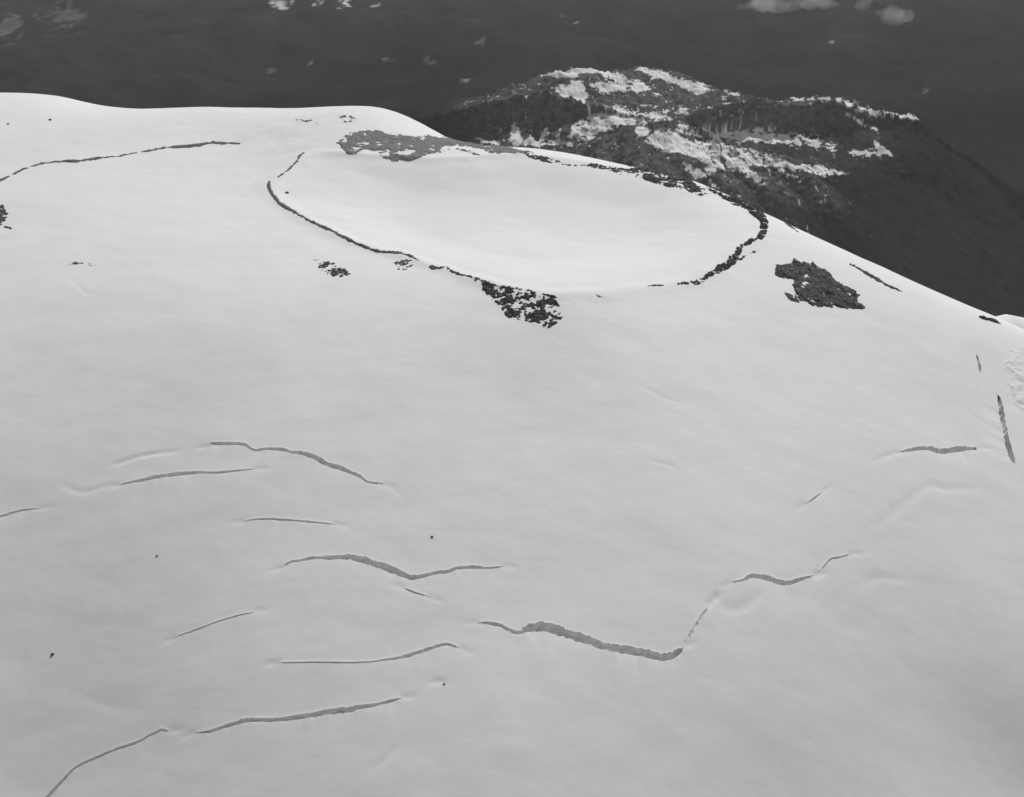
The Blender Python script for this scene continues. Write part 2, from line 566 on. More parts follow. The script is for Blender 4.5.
for c in CREV:
    for k in c['cells']:
        drop[k] = True
V = np.stack([GX.ravel(), GY.ravel(), GZ.ravel()], 1)
V2, F2 = compact(V, F[~drop])
terrain = structure(mesh_obj('terrain', V2, F2, M_SNOW))

# ------------------------------------------------------------------ crevasses
SK = 2.3
for ci, c in enumerate(CREV):
    U_, L_, C_, w = c['U'], c['L'], c['C'], c['w']
    nrm = (U_ - L_) / np.maximum(w, 1e-6)[:, None]
    # smooth directions
    for _ in range(6):
        nrm[1:-1] = (nrm[:-2] + nrm[1:-1] * 2 + nrm[2:]) / 4
    nrm /= np.hypot(nrm[:, 0], nrm[:, 1])[:, None]
    s = np.arange(len(w)) * .5
    depth = np.clip(1.1 * w * (1 + .7 * fbm(s / 9, s * 0 + ci * 3.7, 3, 95)) + .3, .5, 12)
    up_o = U_ + nrm * SK; lo_o = L_ - nrm * SK
    zu = ground(U_[:, 0], U_[:, 1]) + .03
    zl = ground(L_[:, 0], L_[:, 1]) + .03
    # evaluate both lips strictly on their own side
    eps = .35
    zu = ground(U_[:, 0] + nrm[:, 0] * eps, U_[:, 1] + nrm[:, 1] * eps) + .03
    zl = ground(L_[:, 0] - nrm[:, 0] * eps, L_[:, 1] - nrm[:, 1] * eps) + .03
    um = U_ + nrm * SK * .5; lm = L_ - nrm * SK * .5
    zum = ground(um[:, 0], um[:, 1]) + .015; zlm = ground(lm[:, 0], lm[:, 1]) + .015
    zuo = ground(up_o[:, 0], up_o[:, 1]) - .04; zlo = ground(lo_o[:, 0], lo_o[:, 1]) - .04
    root = bpy.data.objects.new('crevasse', None); COL.objects.link(root)
    mid = len(C_) // 2
    loc = np.array([C_[mid, 0], C_[mid, 1], zl[mid]])
    root.location = loc; root.empty_display_size = 3
    tag(root, c['label'], 'crevasse', 'crevasses on the snow slope')

    def strip(rows):
        V = np.stack(rows, 1).reshape(-1, 3)
        return V, grid_faces(len(rows), len(rows[0]))

    def r3(p, z):
        return np.stack([p[:, 0], p[:, 1], z], 1) - loc
    # walls: upper face, floor, lower face, with uneven ledges
    rows = [r3(U_, zu - .02)]
    kk = ci * 11.3
    for f in (.12, .3, .5, .7, .88, 1.0):
        off = (-.9 * w * f if 'narrow pale' in c['label'] else -w * f * np.clip(.42 + .9 * fbm(s / 6, s * 0 + kk, 3, 97), .1, .8)) + w * (.05 + .06 * f + .42 * f * fbm(s / 7, s * 0 + f * 3.2 + kk, 4, 101, .6)) - .14 * w * f
        rows.append(r3(U_ + nrm * off[:, None] * .8, zu - depth * f))
    for f in (1.0, .6, .25):
        off = .15 * w * fbm(s / 3, s * 0 + f * 5 + kk, 3, 111) + .12 * w * f
        rows.append(r3(L_ + nrm * off[:, None], zl - depth * .8 * f))
    rows.append(r3(L_, zl - .02))
    V, F = strip(rows)
    mesh_obj('ice_wall', V, F, M_SUNLIT if 'narrow pale' in c['label'] else M_ICE, root)  # the narrow crevasse wall gets its sunlight from the paler colour
    V, F = strip([r3(up_o, zuo), r3(um, zum), r3(U_, zu)])
    mesh_obj('snow_lip', V, F, M_SNOW, root)
    V, F = strip([r3(L_, zl), r3(lm, zlm), r3(lo_o, zlo)])
    mesh_obj('snow_lip', V, F, M_SNOW, root)

# ------------------------------------------------------------------ rock: patches that stand out of the snow
full_c = base_c


def patch(name, label, cat, field, box, material, group=None, res=.7, height=1.6, rough=1.2, size=3.0, bias=.0, seed=0, edge=2.0, rag=1.6):
    """field(px,py) -> signed distance in pixels (positive inside); the rock sinks into the snow where the noise is low"""
    x0, y0, x1, y1 = box
    X, Y = np.meshgrid(np.arange(x0, x1, max((x1 - x0) / 40, 1)), np.arange(y0, y1 + .1, max((y1 - y0) / 40, .7)))
    P, ok = cast(X, Y, full_c, step=2.0)
    P = P[ok]
    ax, bx = P[:, 0].min() - 4, P[:, 0].max() + 4; ay, by = P[:, 1].min() - 4, P[:, 1].max() + 12
    gx = np.arange(ax, bx, res); gy = np.arange(ay, by, res * 1.25)
    X, Y = np.meshgrid(gx, gy)
    Z = dome(X, Y) + crater(X, Y) + swell(X, Y)
    px, py = proj(X, Y, Z)
    s = field(px, py) + rag * (fbm(X / (size * 1.5), Y / (size * 1.5), 4, 150 + seed, .6) + .7 * fbm(X / (size * 5), Y / (size * 5), 2, 170 + seed))
    inn = np.clip(s / edge, -3, 1)
    nz = rough * fbm(X / size, Y / size, 5, 200 + seed, .58) + .5 * rough * (ridged(X / (size * 2.4), Y / (size * 2.4), 3, 300 + seed) - .4)
    big = fbm(X / (size * 4), Y / (size * 4), 2, 400 + seed)
    r = height * .5 * inn + nz + big * rough * .9 - bias
    r = np.where(inn < 0, np.minimum(r, nz * .3 + inn * height), r)
    r = np.minimum(r, height * 1.4 + .2 * r)
    F = grid_faces(len(gx), len(gy))
    keep = (r.ravel()[F] > -.02).any(1)
    V = np.stack([X.ravel(), Y.ravel(), (Z + np.maximum(r, -.8)).ravel()], 1)
    V, F = compact(V, F[keep])
    if len(F) == 0:
        print('EMPTY PATCH', label); return None
    loc = np.array([V[:, 0].mean(), V[:, 1].mean(), V[:, 2].min()])
    # separate stones
    lab = np.arange(len(V))
    while True:
        m = lab[F].min(1)
        new = lab.copy()
        for k in range(4):
            np.minimum.at(new, F[:, k], m)
        new = new[new]
        if (new == lab).all():
            break
        lab = new
    ids, cnt = np.unique(lab[F[:, 0]], return_counts=True)
    ids = [i for _, i in sorted(zip(-cnt, ids))][:90]
    ids = [i for i in ids if (lab[F[:, 0]] == i).sum() >= 5] or ids[:1]
    if len(ids) == 1:
        o = mesh_obj(name, *compact(V, F[lab[F[:, 0]] == ids[0]]), material, smooth=False, loc=loc)
    else:
        o = bpy.data.objects.new(name, None); COL.objects.link(o); o.location = loc; o.empty_display_size = 2
        for i in ids:
            v, f_ = compact(V, F[lab[F[:, 0]] == i])
            mesh_obj('snow_block' if material is M_SNOW else 'rock', v - loc, f_, material, o, smooth=False)
    tag(o, label, cat, group)
    return o


def poly_field(P, holes=()):
    def f(x, y):
        s = sdf(x, y, P)
        for h in holes:
            s = np.minimum(s, -sdf(x, y, h))
        return s
    P2 = np.array(P)
    return f, (P2[:, 0].min() - 1, P2[:, 1].min() - 1, P2[:, 0].max() + 1, P2[:, 1].max() + 1)


def line_field(P):
    P = resample(np.array(P, float), 2.5)[0]; P[:, 2] *= .85

    def f(x, y):
        d, par, _ = seg_dist(x, y, P[:, :2])
        return np.interp(par, np.arange(len(P)), P[:, 2]) / 2 - d
    return f, (P[:, 0].min() - 3, P[:, 1].min() - 3, P[:, 0].max() + 3, P[:, 1].max() + 3)


def z2(pts):
    return [(250 + a / 3.32, 80 + b / 3.32) for a, b in pts]


def z4(pts):
    return [(680 + a / 2.846, 50 + b / 2.846) for a, b in pts]


GR = 'rock breaking through the summit snow'
f, b = poly_field(z2([(290, 205), (320, 180), (370, 168), (440, 172), (530, 180), (620, 187), (700, 198), (800, 213), (880, 225), (940, 240),
                      (905, 250), (850, 245), (780, 238), (760, 225), (690, 222), (650, 222), (620, 240), (570, 260), (520, 272), (470, 275),
                      (445, 265), (425, 240), (380, 235), (345, 250), (310, 240)]),
                  [z2([(436, 240), (460, 234), (462, 252), (445, 255)]), z2([(492, 240), (525, 233), (546, 237), (528, 246), (500, 247)])])
patch('scree_slope', 'broad mid grey scree slope on the far side of the crater', 'scree slope', f, b, M_SCREE, GR, res=.9, height=1.4, rough=1.1, size=4, bias=0.2, seed=1, edge=1.6, rag=3.0)
f, b = line_field([(440, 152, 2), (452, 149, 3), (466, 151, 3), (480, 155, 2)])
patch('rock_outcrop', 'thin broken rock streak just below the grey scree slope', 'rock outcrop', f, b, M_RIM, GR, res=.7, height=1.2, rough=.9, size=3, bias=0.35, seed=2, edge=1.0)
f, b = line_field([(520, 152, 2), (533, 157, 6), (548, 160, 6), (562, 163, 5), (580, 165, 5), (598, 166, 5), (620, 171, 8), (636, 173, 9)])
patch('rock_outcrop', 'speckled rock band along the far crater rim, next to the scree slope', 'rock outcrop', f, b, M_ROCK, GR, res=.7, height=1.3, rough=1.5, size=2.8, bias=0.5, seed=3, edge=1.2)
f, b = poly_field([(628, 166), (650, 169), (668, 172), (690, 180), (704, 188), (712, 194), (700, 196), (686, 190), (668, 187), (650, 182), (636, 176)])
patch('rock_outcrop', 'densest cluster of dark rocks on the far crater rim', 'rock outcrop', f, b, M_ROCK, GR, res=.7, height=1.4, rough=2.0, size=2.8, bias=0.35, seed=4, edge=1.2)
f, b = line_field([(706, 188, 2), (722, 196, 4), (735, 202, 6), (746, 207, 6), (757, 214, 9), (764, 221, 10), (764, 229, 9), (761, 237, 7)])
patch('rock_outcrop', 'dark jagged rock crest at the right end of the crater rim', 'rock outcrop', f, b, M_ROCK, GR, res=0.5, height=1.6, rough=2.2, size=2.1, bias=0.2, seed=5, edge=1.2, rag=2.2)
f, b = line_field([(760, 238, 3), (750, 242, 5), (742, 247, 6), (736, 255, 9), (729, 264, 9), (718, 270, 7), (708, 276, 5), (699, 282, 5), (688, 283, 3), (678, 284, 1.5)])
patch('rock_outcrop', 'stepped line of dark rocks on the near right crater rim', 'rock outcrop', f, b, M_ROCK, GR, res=0.45, height=1.5, rough=2.0, size=1.9, bias=0.25, seed=6, edge=1.2, rag=2.0)
f, b = line_field([(725, 268, 4), (735, 262, 4), (746, 256, 3), (760, 250, 3)])
patch('rock_outcrop', 'loose scatter of small stones outside the near right crater rim', 'rock outcrop', f, b, M_ROCK, GR, res=.5, height=.9, rough=1.2, size=2, bias=0.42, seed=7, edge=1.2)
f, b = line_field([(307, 151, 1.2), (300, 155, 1.8), (297, 161, 1.6), (289, 169, 1.6), (281, 175, 1.2), (277, 178, 1)])
patch('rock_outcrop', 'thin rock thread climbing the left crater rim to the scree', 'rock outcrop', f, b, M_RIM, GR, res=.5, height=1.0, rough=.5, size=2.5, bias=-.15, seed=8, edge=.8)
f, b = line_field([(269.6, 181, 2), (268.7, 187, 4), (272.6, 194.5, 4), (280, 203.5, 4), (295, 212.5, 3.6), (310, 221, 3.2), (328, 229, 3), (343, 237, 3.4), (358, 244, 3), (370.5, 249, 2.6), (382.5, 252, 2.4), (397.6, 252.6, 2.4), (410, 256, 3), (419, 260.7, 1.2)])
patch('rock_outcrop', 'long smooth dark rock band along the near left crater rim', 'rock outcrop', f, b, M_RIM, GR, res=.55, height=1.3, rough=0.6, size=2.6, bias=-0.05, seed=9, edge=1.0)
f, b = poly_field(z2([(475, 605), (500, 592), (540, 596), (545, 615), (520, 632), (490, 630)]))
patch('rock_outcrop', 'little ring of rocks under the end of the dark rim band', 'rock outcrop', f, b, M_ROCK, GR, res=.5, height=1.0, rough=1.3, size=2.2, bias=0.55, seed=10, edge=1.2)
f, b = line_field([(431, 267, 4), (439, 269, 4.5), (446, 268, 4), (453, 272, 3), (458, 274, 3), (467, 276, 2), (476, 278, 3), (486, 282, 2.4), (494, 285, 2), (521, 289, 1.8), (540, 293, 2), (556, 297, 1.5), (566, 300, 1)])
patch('rock_outcrop', 'thin broken rock line on the near crater rim above the blotchy patch', 'rock outcrop', f, b, M_ROCK, GR, res=.5, height=1.1, rough=1.0, size=2.4, bias=0.3, seed=11, edge=1.0, rag=1.8)
f, b = poly_field([(470, 277), (486, 281), (500, 286), (515, 288), (535, 293), (552, 297), (558, 303), (564, 316), (556, 326), (546, 328), (530, 322), (520, 320), (506, 318), (503, 308), (493, 300)])
patch('rock_outcrop', 'blotchy dark rock patch hanging below the near crater rim', 'rock outcrop', f, b, M_ROCK, GR, res=0.45, height=1.2, rough=2.5, size=2.7, bias=0.42, seed=12, edge=2, rag=2.5)
f, b = poly_field([(313, 259), (330, 262), (340, 265), (352, 272), (346, 279), (334, 278), (322, 272)])
patch('rock_outcrop', 'small isolated rock patch outside the left crater rim', 'rock outcrop', f, b, M_ROCK, GR, res=.45, height=1.0, rough=1.6, size=2.6, bias=0.45, seed=13, edge=2, rag=2.5)
f, b = poly_field(z4([(262, 640), (270, 605), (300, 610), (330, 598), (380, 610), (420, 635), (470, 665), (510, 700), (525, 730), (490, 742), (440, 735), (390, 738), (345, 715), (320, 680), (325, 655), (300, 655), (280, 665)]))
patch('rock_outcrop', 'largest dark rock outcrop, alone on the right flank outside the crater', 'rock outcrop', f, b, M_ROCK, GR, res=.55, height=3.0, rough=2.6, size=7, bias=0.55, seed=14, edge=3, rag=5.5)
f, b = poly_field(z4([(288, 690), (310, 686), (330, 692), (340, 718), (312, 712)]))
patch('rock_outcrop', 'small rock tucked under the left end of the largest outcrop', 'rock outcrop', f, b, M_ROCK, GR, res=.5, height=1.2, rough=.9, size=2.5, bias=0.2, seed=15, edge=1.5)
f, b = line_field([(850, 264, 1), (858, 268.5, 2), (868, 274, 2.6), (878, 280, 2.6), (888, 285.5, 2.4), (897, 289.5, 2), (903, 292, 1)])
patch('rock_outcrop', 'straight sliver of rock near the right skyline', 'rock outcrop', f, b, M_ROCK, GR, res=.5, height=1.2, rough=.5, size=2.5, bias=-.3, seed=16, edge=1)
f, b = line_field([(784, 222, 1), (790, 226, 2), (798, 232, 1.6)])
patch('rock_outcrop', 'tiny rock sliver on the skyline beside the jagged rim crest', 'rock outcrop', f, b, M_ROCK, GR, res=.5, height=1.0, rough=.6, size=2.5, bias=0, seed=17, edge=1)
f, b = line_field([(-12, 186, 3), (0, 180.5, 3), (12, 174.5, 2.2), (27, 168, 2), (45, 163, 2), (69, 161, 2.6), (76, 161.5, 4), (82, 160.5, 3), (99, 158, 2.2), (120, 156, 2.6), (135.5, 153, 1.8), (157, 149, 2), (175, 147, 2.4), (190, 146, 4), (200, 145, 4), (211, 143, 3), (229, 143.2, 2.6), (244, 144, .8)])
patch('rock_outcrop', 'long thin rock crest crossing the snowfield at upper left', 'rock outcrop', f, b, M_RIM, GR, res=.6, height=1.2, rough=.55, size=2.8, bias=0.05, seed=18, edge=1, rag=1.2)
f, b = poly_field([(-8, 204), (3, 205), (8, 213), (6, 222), (0, 226), (-8, 224)])
patch('rock_outcrop', 'dark rock blot at the left edge below the thin crest', 'rock outcrop', f, b, M_ROCK, GR, res=.5, height=1.2, rough=1.1, size=2.6, bias=0.3, seed=19, edge=2)
f, b = line_field([(5, 226, 1.5), (10, 228.5, 2.4), (16, 230, 1.5)])
patch('rock_outcrop', 'small rock dash just below the blot at the left edge', 'rock outcrop', f, b, M_ROCK, GR, res=.45, height=.9, rough=.6, size=2, bias=0, seed=20, edge=1)
f, b = line_field([(67, 264, 2), (74, 263.5, 2), (82, 263, 2.4), (90, 264, 2.6), (96, 265, 1.4)])
patch('rock_outcrop', 'short level row of stones alone on the left snowfield', 'rock outcrop', f, b, M_ROCK, GR, res=.45, height=.8, rough=.9, size=2, bias=0.12, seed=21, edge=1)
f, b = poly_field([(339, 117), (345, 114.5), (352, 116), (358, 120), (352, 123.5), (343, 124)])
patch('rock_outcrop', 'small rocks on the rounded snow hump behind the scree slope', 'rock outcrop', f, b, M_ROCK, GR, res=.7, height=1.2, rough=1.4, size=3, bias=0.6, seed=22, edge=1.5, rag=2.5)
f, b = line_field([(294, 119, 3), (302, 120, 4), (310, 121, 4), (322, 123, 2)])
patch('rock_outcrop', 'faint sprinkle of stones on the far snow left of the hump', 'rock outcrop', f, b, M_RIM, GR, res=.7, height=.9, rough=1.5, size=3, bias=0.7, seed=23, edge=1.5)
f, b = line_field([(594, 295, 3), (601, 297, 4), (608, 298, 3)])
patch('rock_outcrop', 'few pale stones on the low near crater rim gap', 'rock outcrop', f, b, M_SCREE, GR, res=.5, height=.8, rough=1.2, size=2.2, bias=.5, seed=24, edge=1.5)
f, b = line_field([(646, 286, 2), (655, 285.5, 2), (664, 285, 1.6)])
patch('rock_outcrop', 'small rock dash left of the stepped rock line on the rim', 'rock outcrop', f, b, M_RIM, GR, res=.5, height=.8, rough=.9, size=2.2, bias=.15, seed=25, edge=1)

f, b = line_field([(978, 317, 1), (986, 319, 3), (994, 321, 4), (1001, 324, 2)])
patch('rock_outcrop', 'dark rock strip at the foot of the small distant snow shoulder, right edge', 'rock outcrop', f, b, M_ROCK, GR, res=.8, height=2.5, rough=1.5, size=4, bias=-.2, seed=27, edge=1)
# broken ice at the right edge
f, b = poly_field([(1004, 362), (1012, 350), (1024, 345), (1040, 345), (1040, 425), (1024, 420), (1014, 404), (1008, 385)])
patch('serac_field', 'rough field of broken snow blocks at the right edge', 'icefall', f, b, M_SNOW, None, res=.7, height=1.4, rough=1.2, size=7, bias=0.1, seed=26, edge=5, rag=6)


# single boulders
def boulder(px, py, r, label):
    P, ok = cast(np.array([px]), np.array([py]), full_c)
    if not ok[0]:
        return
    p = P[0]
    import bmesh
    bm = bmesh.new(); bmesh.ops.create_icosphere(bm, subdivisions=3, radius=1)
    sd = int(px * 7 + py)
    for v in bm.verts:
        c = v.co
        k = 1 + .35 * float(fbm(np.array([c.x * 1.3 + c.z]), np.array([c.y * 1.3 - c.z * .7]), 3, sd)[0])
        v.co = Vector((c.x * k * r * 1.25, c.y * k * r, c.z * k * r * .75))
    me = bpy.data.meshes.new('boulder'); bm.to_mesh(me); bm.free(); me.materials.append(M_ROCK)
    o = bpy.data.objects.new('boulder', me); COL.objects.link(o)
    z = float(ground(np.array([p[0]]), np.array([p[1]]))[0])
    o.location = (p[0], p[1], z + r * .25)
    tag(o, label, 'boulder', 'lone boulders on the snow')


boulder(52.5, 654.5, .75, 'lone black boulder on the lower left slope')
boulder(157, 556, .5, 'tiny boulder below the bowed crevasse on the left slope')
boulder(432, 537, .65, 'small boulder above the level tail of the arched crevasse')
boulder(287, 193, 1.2, 'single boulder inside the crater beside the left rim')
boulder(50, 120, 1.1, 'dark boulder on the far left snow below the skyline')
boulder(8, 124, .9, 'lone boulder nearest the upper left corner of the snow')
boulder(754, 252, 1.0, 'boulder apart from the stepped rocks on the right crater rim')
boulder(444, 684, .5, 'tiny boulder right of the ragged lowest crevasse')

# ------------------------------------------------------------------ valley far below
def uni(px, py):
    return np.asarray(px), np.asarray(py)


FLOOR = -2050.0


def hills_h(x, y):
    amp = 330 + 160 * fbm(x / 9000, y / 9000, 2, 501)
    h = FLOOR + amp * ridged(x / 2900, y / 3600, 6, 511, .52) + 110 * fbm(x / 6000, y / 6000, 3, 521)
    far = sstep(13000, 19000, y)
    return h + far * 300 * ridged(x / 2600, y / 2600, 5, 541)


M_FOREST, nt, b = mat('forested_land')
b.inputs['Roughness'].default_value = 1
b.inputs['Specular IOR Level'].default_value = 0
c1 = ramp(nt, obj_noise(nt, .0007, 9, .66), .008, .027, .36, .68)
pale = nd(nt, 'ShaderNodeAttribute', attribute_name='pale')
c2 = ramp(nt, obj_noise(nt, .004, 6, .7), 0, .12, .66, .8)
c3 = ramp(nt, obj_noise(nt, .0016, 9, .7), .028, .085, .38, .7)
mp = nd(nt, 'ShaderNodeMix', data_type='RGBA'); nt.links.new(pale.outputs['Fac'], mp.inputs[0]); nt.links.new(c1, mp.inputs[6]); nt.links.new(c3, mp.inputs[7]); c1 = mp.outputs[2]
att = nd(nt, 'ShaderNodeAttribute', attribute_name='snow')
mx = nd(nt, 'ShaderNodeMix', data_type='RGBA', blend_type='ADD'); mx.inputs[0].default_value = .35
nt.links.new(c1, mx.inputs[6]); nt.links.new(c2, mx.inputs[7])
mx2 = nd(nt, 'ShaderNodeMix', data_type='RGBA')
nt.links.new(att.outputs['Fac'], mx2.inputs[0]); nt.links.new(mx.outputs[2], mx2.inputs[6]); mx2.inputs[7].default_value = (.8, .8, .8, 1)
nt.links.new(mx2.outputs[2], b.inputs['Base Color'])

vx = np.concatenate([np.arange(-24000, -9000, 240), np.arange(-9000, 9001, 30), np.arange(9240, 24001, 240)])
vy = np.concatenate([np.arange(-6000, 3000, 300), np.arange(3000, 17000, 50), np.arange(17000, 30001, 120)])
VX, VY = np.meshgrid(vx.astype(float), vy.astype(float))
VZ = hills_h(VX, VY)
ppx, ppy = proj(VX, VY, VZ)
nz = fbm(VX / 220, VY / 500, 5, 551, .7) + .8 * fbm(VX / 75, VY / 200, 3, 556, .65) - .12


def blobs(lst, px, py, nz):
    s = np.zeros(px.shape)
    for (x, y, a, b_, amt, thr) in lst:
        e = 1 - np.hypot((px - x) / a, (py - y) / b_)
        s = np.maximum(s, amt * sstep(thr + .16, thr + .36, np.clip(e, -1, 1) * .9 + nz * 1.0))
    return s


snow = blobs([(285, 4, 28, 14, .75, .45), (318, 2, 18, 10, .7, .45), (345, 5, 16, 8, .8, .4), (372, 6, 12, 7, .6, .5), (386, 60, 14, 6, .35, .5),
              (358, 58, 6, 4, .5, .4), (310, 62, 10, 6, .25, .5), (465, 80, 14, 5, .3, .5), (565, 16, 10, 6, .25, .45), (482, 42, 10, 16, .14, .3),
              (925, 90, 16, 10, .16, .3), (60, 14, 40, 18, .10, .2), (10, 25, 20, 22, .14, .2), (575, 22, 6, 4, .4, .4), (832, 42, 5, 3, .4, .4),
              (150, 8, 14, 6, .2, .45), (430, 60, 12, 10, .12, .3), (270, 70, 10, 8, .12, .3)], ppx, ppy, nz)
snow = np.where(VY > 3000, snow, 0)
V = np.stack([VX.ravel(), VY.ravel(), VZ.ravel()], 1)
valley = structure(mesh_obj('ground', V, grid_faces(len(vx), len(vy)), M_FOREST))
pale_v = np.clip(sstep(8500, 15000, VY + 2500 * fbm(VX / 3000, VY / 3000, 4, 571) - .22 * VX) * .6, 0, 1) * (.55 + .9 * sstep(FLOOR + 40, FLOOR + 420, VZ)) + .5 * sstep(FLOOR + 150, FLOOR + 480, VZ)  # paler with distance: haze painted into the land colour; high ground paler too
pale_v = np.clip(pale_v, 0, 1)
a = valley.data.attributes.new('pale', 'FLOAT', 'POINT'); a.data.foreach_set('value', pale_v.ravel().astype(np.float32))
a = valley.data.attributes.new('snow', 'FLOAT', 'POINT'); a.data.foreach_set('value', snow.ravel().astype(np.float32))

# ------------------------------------------------------------------ the rocky range beyond the summit
def world_at(px, py, Y):
    d = ray(float(px), float(py)); t = (Y - CAM[1]) / d[1]
    return CAM + d * t


def crest(pts, jag=16):
    C = resample(np.array([world_at(*p) for p in pts]), 45)[0]
    u = np.arange(len(C)) * 45.0
    C[:, 2] += jag * (ridged(u / 210, u * 0 + len(C), 3, 700) - .35) + jag * .5 * noise(u / 60, u * 0 + 3.3, 705)
    C[:, 1] += 2.0 * jag * noise(u / 300, u * 0 + 9.1, 709)
    return C


R_MAIN = crest([(395, 150, 6700), (440, 126, 6700), (475, 104, 6700), (515, 86, 6720), (548, 75, 6750), (575, 69, 6780), (600, 68, 6800), (625, 72, 6850), (640, 68, 6950), (662, 70, 6950), (690, 81, 6900),
                (712, 89, 6850), (735, 92, 6800), (758, 97, 6750), (780, 100, 6700), (806, 97, 6700), (835, 98, 6650), (868, 103, 6600), (900, 112, 6530), (925, 132, 6480), (945, 170, 6430), (955, 215, 6380)], 20)
R_CLIFF = crest([(455, 122, 6500), (480, 108, 6480), (510, 99, 6450), (545, 94, 6430), (572, 100, 6420), (590, 118, 6420)])
R_CL2 = crest([(705, 112, 6550), (735, 106, 6520), (765, 102, 6500), (800, 104, 6480), (835, 103, 6470), (868, 110, 6440), (895, 126, 6420)])
R_NEAR = crest([(540, 175, 5600), (580, 150, 5650), (610, 136, 5700), (632, 126, 5720), (648, 123, 5740), (668, 130, 5760), (700, 142, 5800), (735, 150, 5850), (775, 155, 5900), (820, 160, 6000), (860, 172, 6050)])
R_SPURS = [crest([(690, 142, 5790), (712, 165, 5560), (735, 190, 5350)]), crest([(735, 150, 5850), (760, 170, 5620), (775, 195, 5400)]),
           crest([(775, 155, 5900), (810, 175, 5700), (835, 205, 5450)]), crest([(648, 124, 5740), (640, 150, 5520), (650, 180, 5300)]),
           crest([(610, 137, 5700), (600, 160, 5480), (605, 185, 5250)])]


def ridge_h(x, y, C, front, back):
    best = np.full(x.shape, -1e9)
    for i in range(len(C) - 1):
        ax, ay, az = C[i]; bx, by, bz = C[i + 1]
        dx, dy = bx - ax, by - ay
        t = np.clip(((x - ax) * dx + (y - ay) * dy) / (dx * dx + dy * dy), 0, 1)
        ex = x - ax - t * dx; ey = y - ay - t * dy
        d = np.hypot(ex, ey)
        z = az + t * (bz - az) - np.where(ey < 0, front(d), back(d))
        best = np.maximum(best, z)
    return best


hx = spaced(-700, 2500, 4.2, -1900, 3500, 1.04); hy = spaced(5200, 7250, 5.2, 4700, 8200, 1.04)
HX, HY = np.meshgrid(hx, hy)
wx = HX + 40 * fbm(HX / 180, HY / 180, 3, 601); wy = HY + 40 * fbm(HX / 180, HY / 180, 3, 611)
gul = ridged(HX / 90, HY / 420, 4, 621)          # gullies run down towards the camera
lin = lambda k: (lambda d: k * d)
cliff = lambda top, k1, hgt, k2: (lambda d: np.where(d < top, k1 * d, k1 * top + np.minimum((d - top) * 2.2, hgt) + k2 * np.maximum(d - top - hgt / 2.2, 0)))
h = ridge_h(wx, wy, R_MAIN, lambda d: .40 * np.minimum(d, 500) + .7 * np.maximum(d - 500, 0), lambda d: .6 * d)
h = np.maximum(h, ridge_h(wx, wy, R_CLIFF, lambda d: np.minimum(1.9 * d, 150) + .30 * np.maximum(d - 79, 0), lambda d: .25 * d))
h = np.maximum(h, ridge_h(wx, wy, R_CL2, lambda d: np.minimum(1.7 * d, 130) + .33 * np.maximum(d - 77, 0), lambda d: .25 * d))
h = np.maximum(h, ridge_h(wx, wy, R_NEAR, lambda d: .62 * d, lambda d: .5 * d))
for S in R_SPURS:
    h = np.maximum(h, ridge_h(wx, wy, S, lambda d: .62 * d, lambda d: .62 * d))
h = h - .34 * np.maximum(HX - 2120 - 260 * fbm(HX / 500, HY / 500, 4, 690), 0)
gy0, gx0 = np.gradient(h, hy, hx)
steep = sstep(.35, 1.0, np.hypot(gx0, gy0)); high = sstep(-1800, -1400, h)
h = h + 30 * (gul - .3) * high * (.3 + .7 * steep) + (6 + 14 * high) * fbm(HX / 150, HY / 150, 4, 631) + (3 + high * (3 + 12 * steep)) * ridged(HX / 50, HY / 70, 4, 641)
rim_w = np.minimum(np.minimum(HX - hx[0], hx[-1] - HX), np.minimum(HY - hy[0], hy[-1] - HY))
HV = hills_h(HX, HY)
h = np.where(h > HV, h, HV - np.minimum((HV - h) * .2, 60)) - 200 * sstep(300, 0, rim_w) - 8
px, py = proj(HX, HY, h)
gyv, gxv = np.gradient(h, hy, hx)
slope = np.hypot(gxv, gyv)
lv = .26 * HY + .97 * h                          # contour-following coordinate: ledges hold the snow
nz = fbm(HX / 75, lv / 34, 5, 651, .68) + .7 * fbm(HX / 28, lv / 13, 4, 656, .65)
streak = fbm(HX / 22, HY / 160, 3, 661)


def z3(pts):
    return [(420 + a / 3.413, 30 + b / 3.413) for a, b in pts]


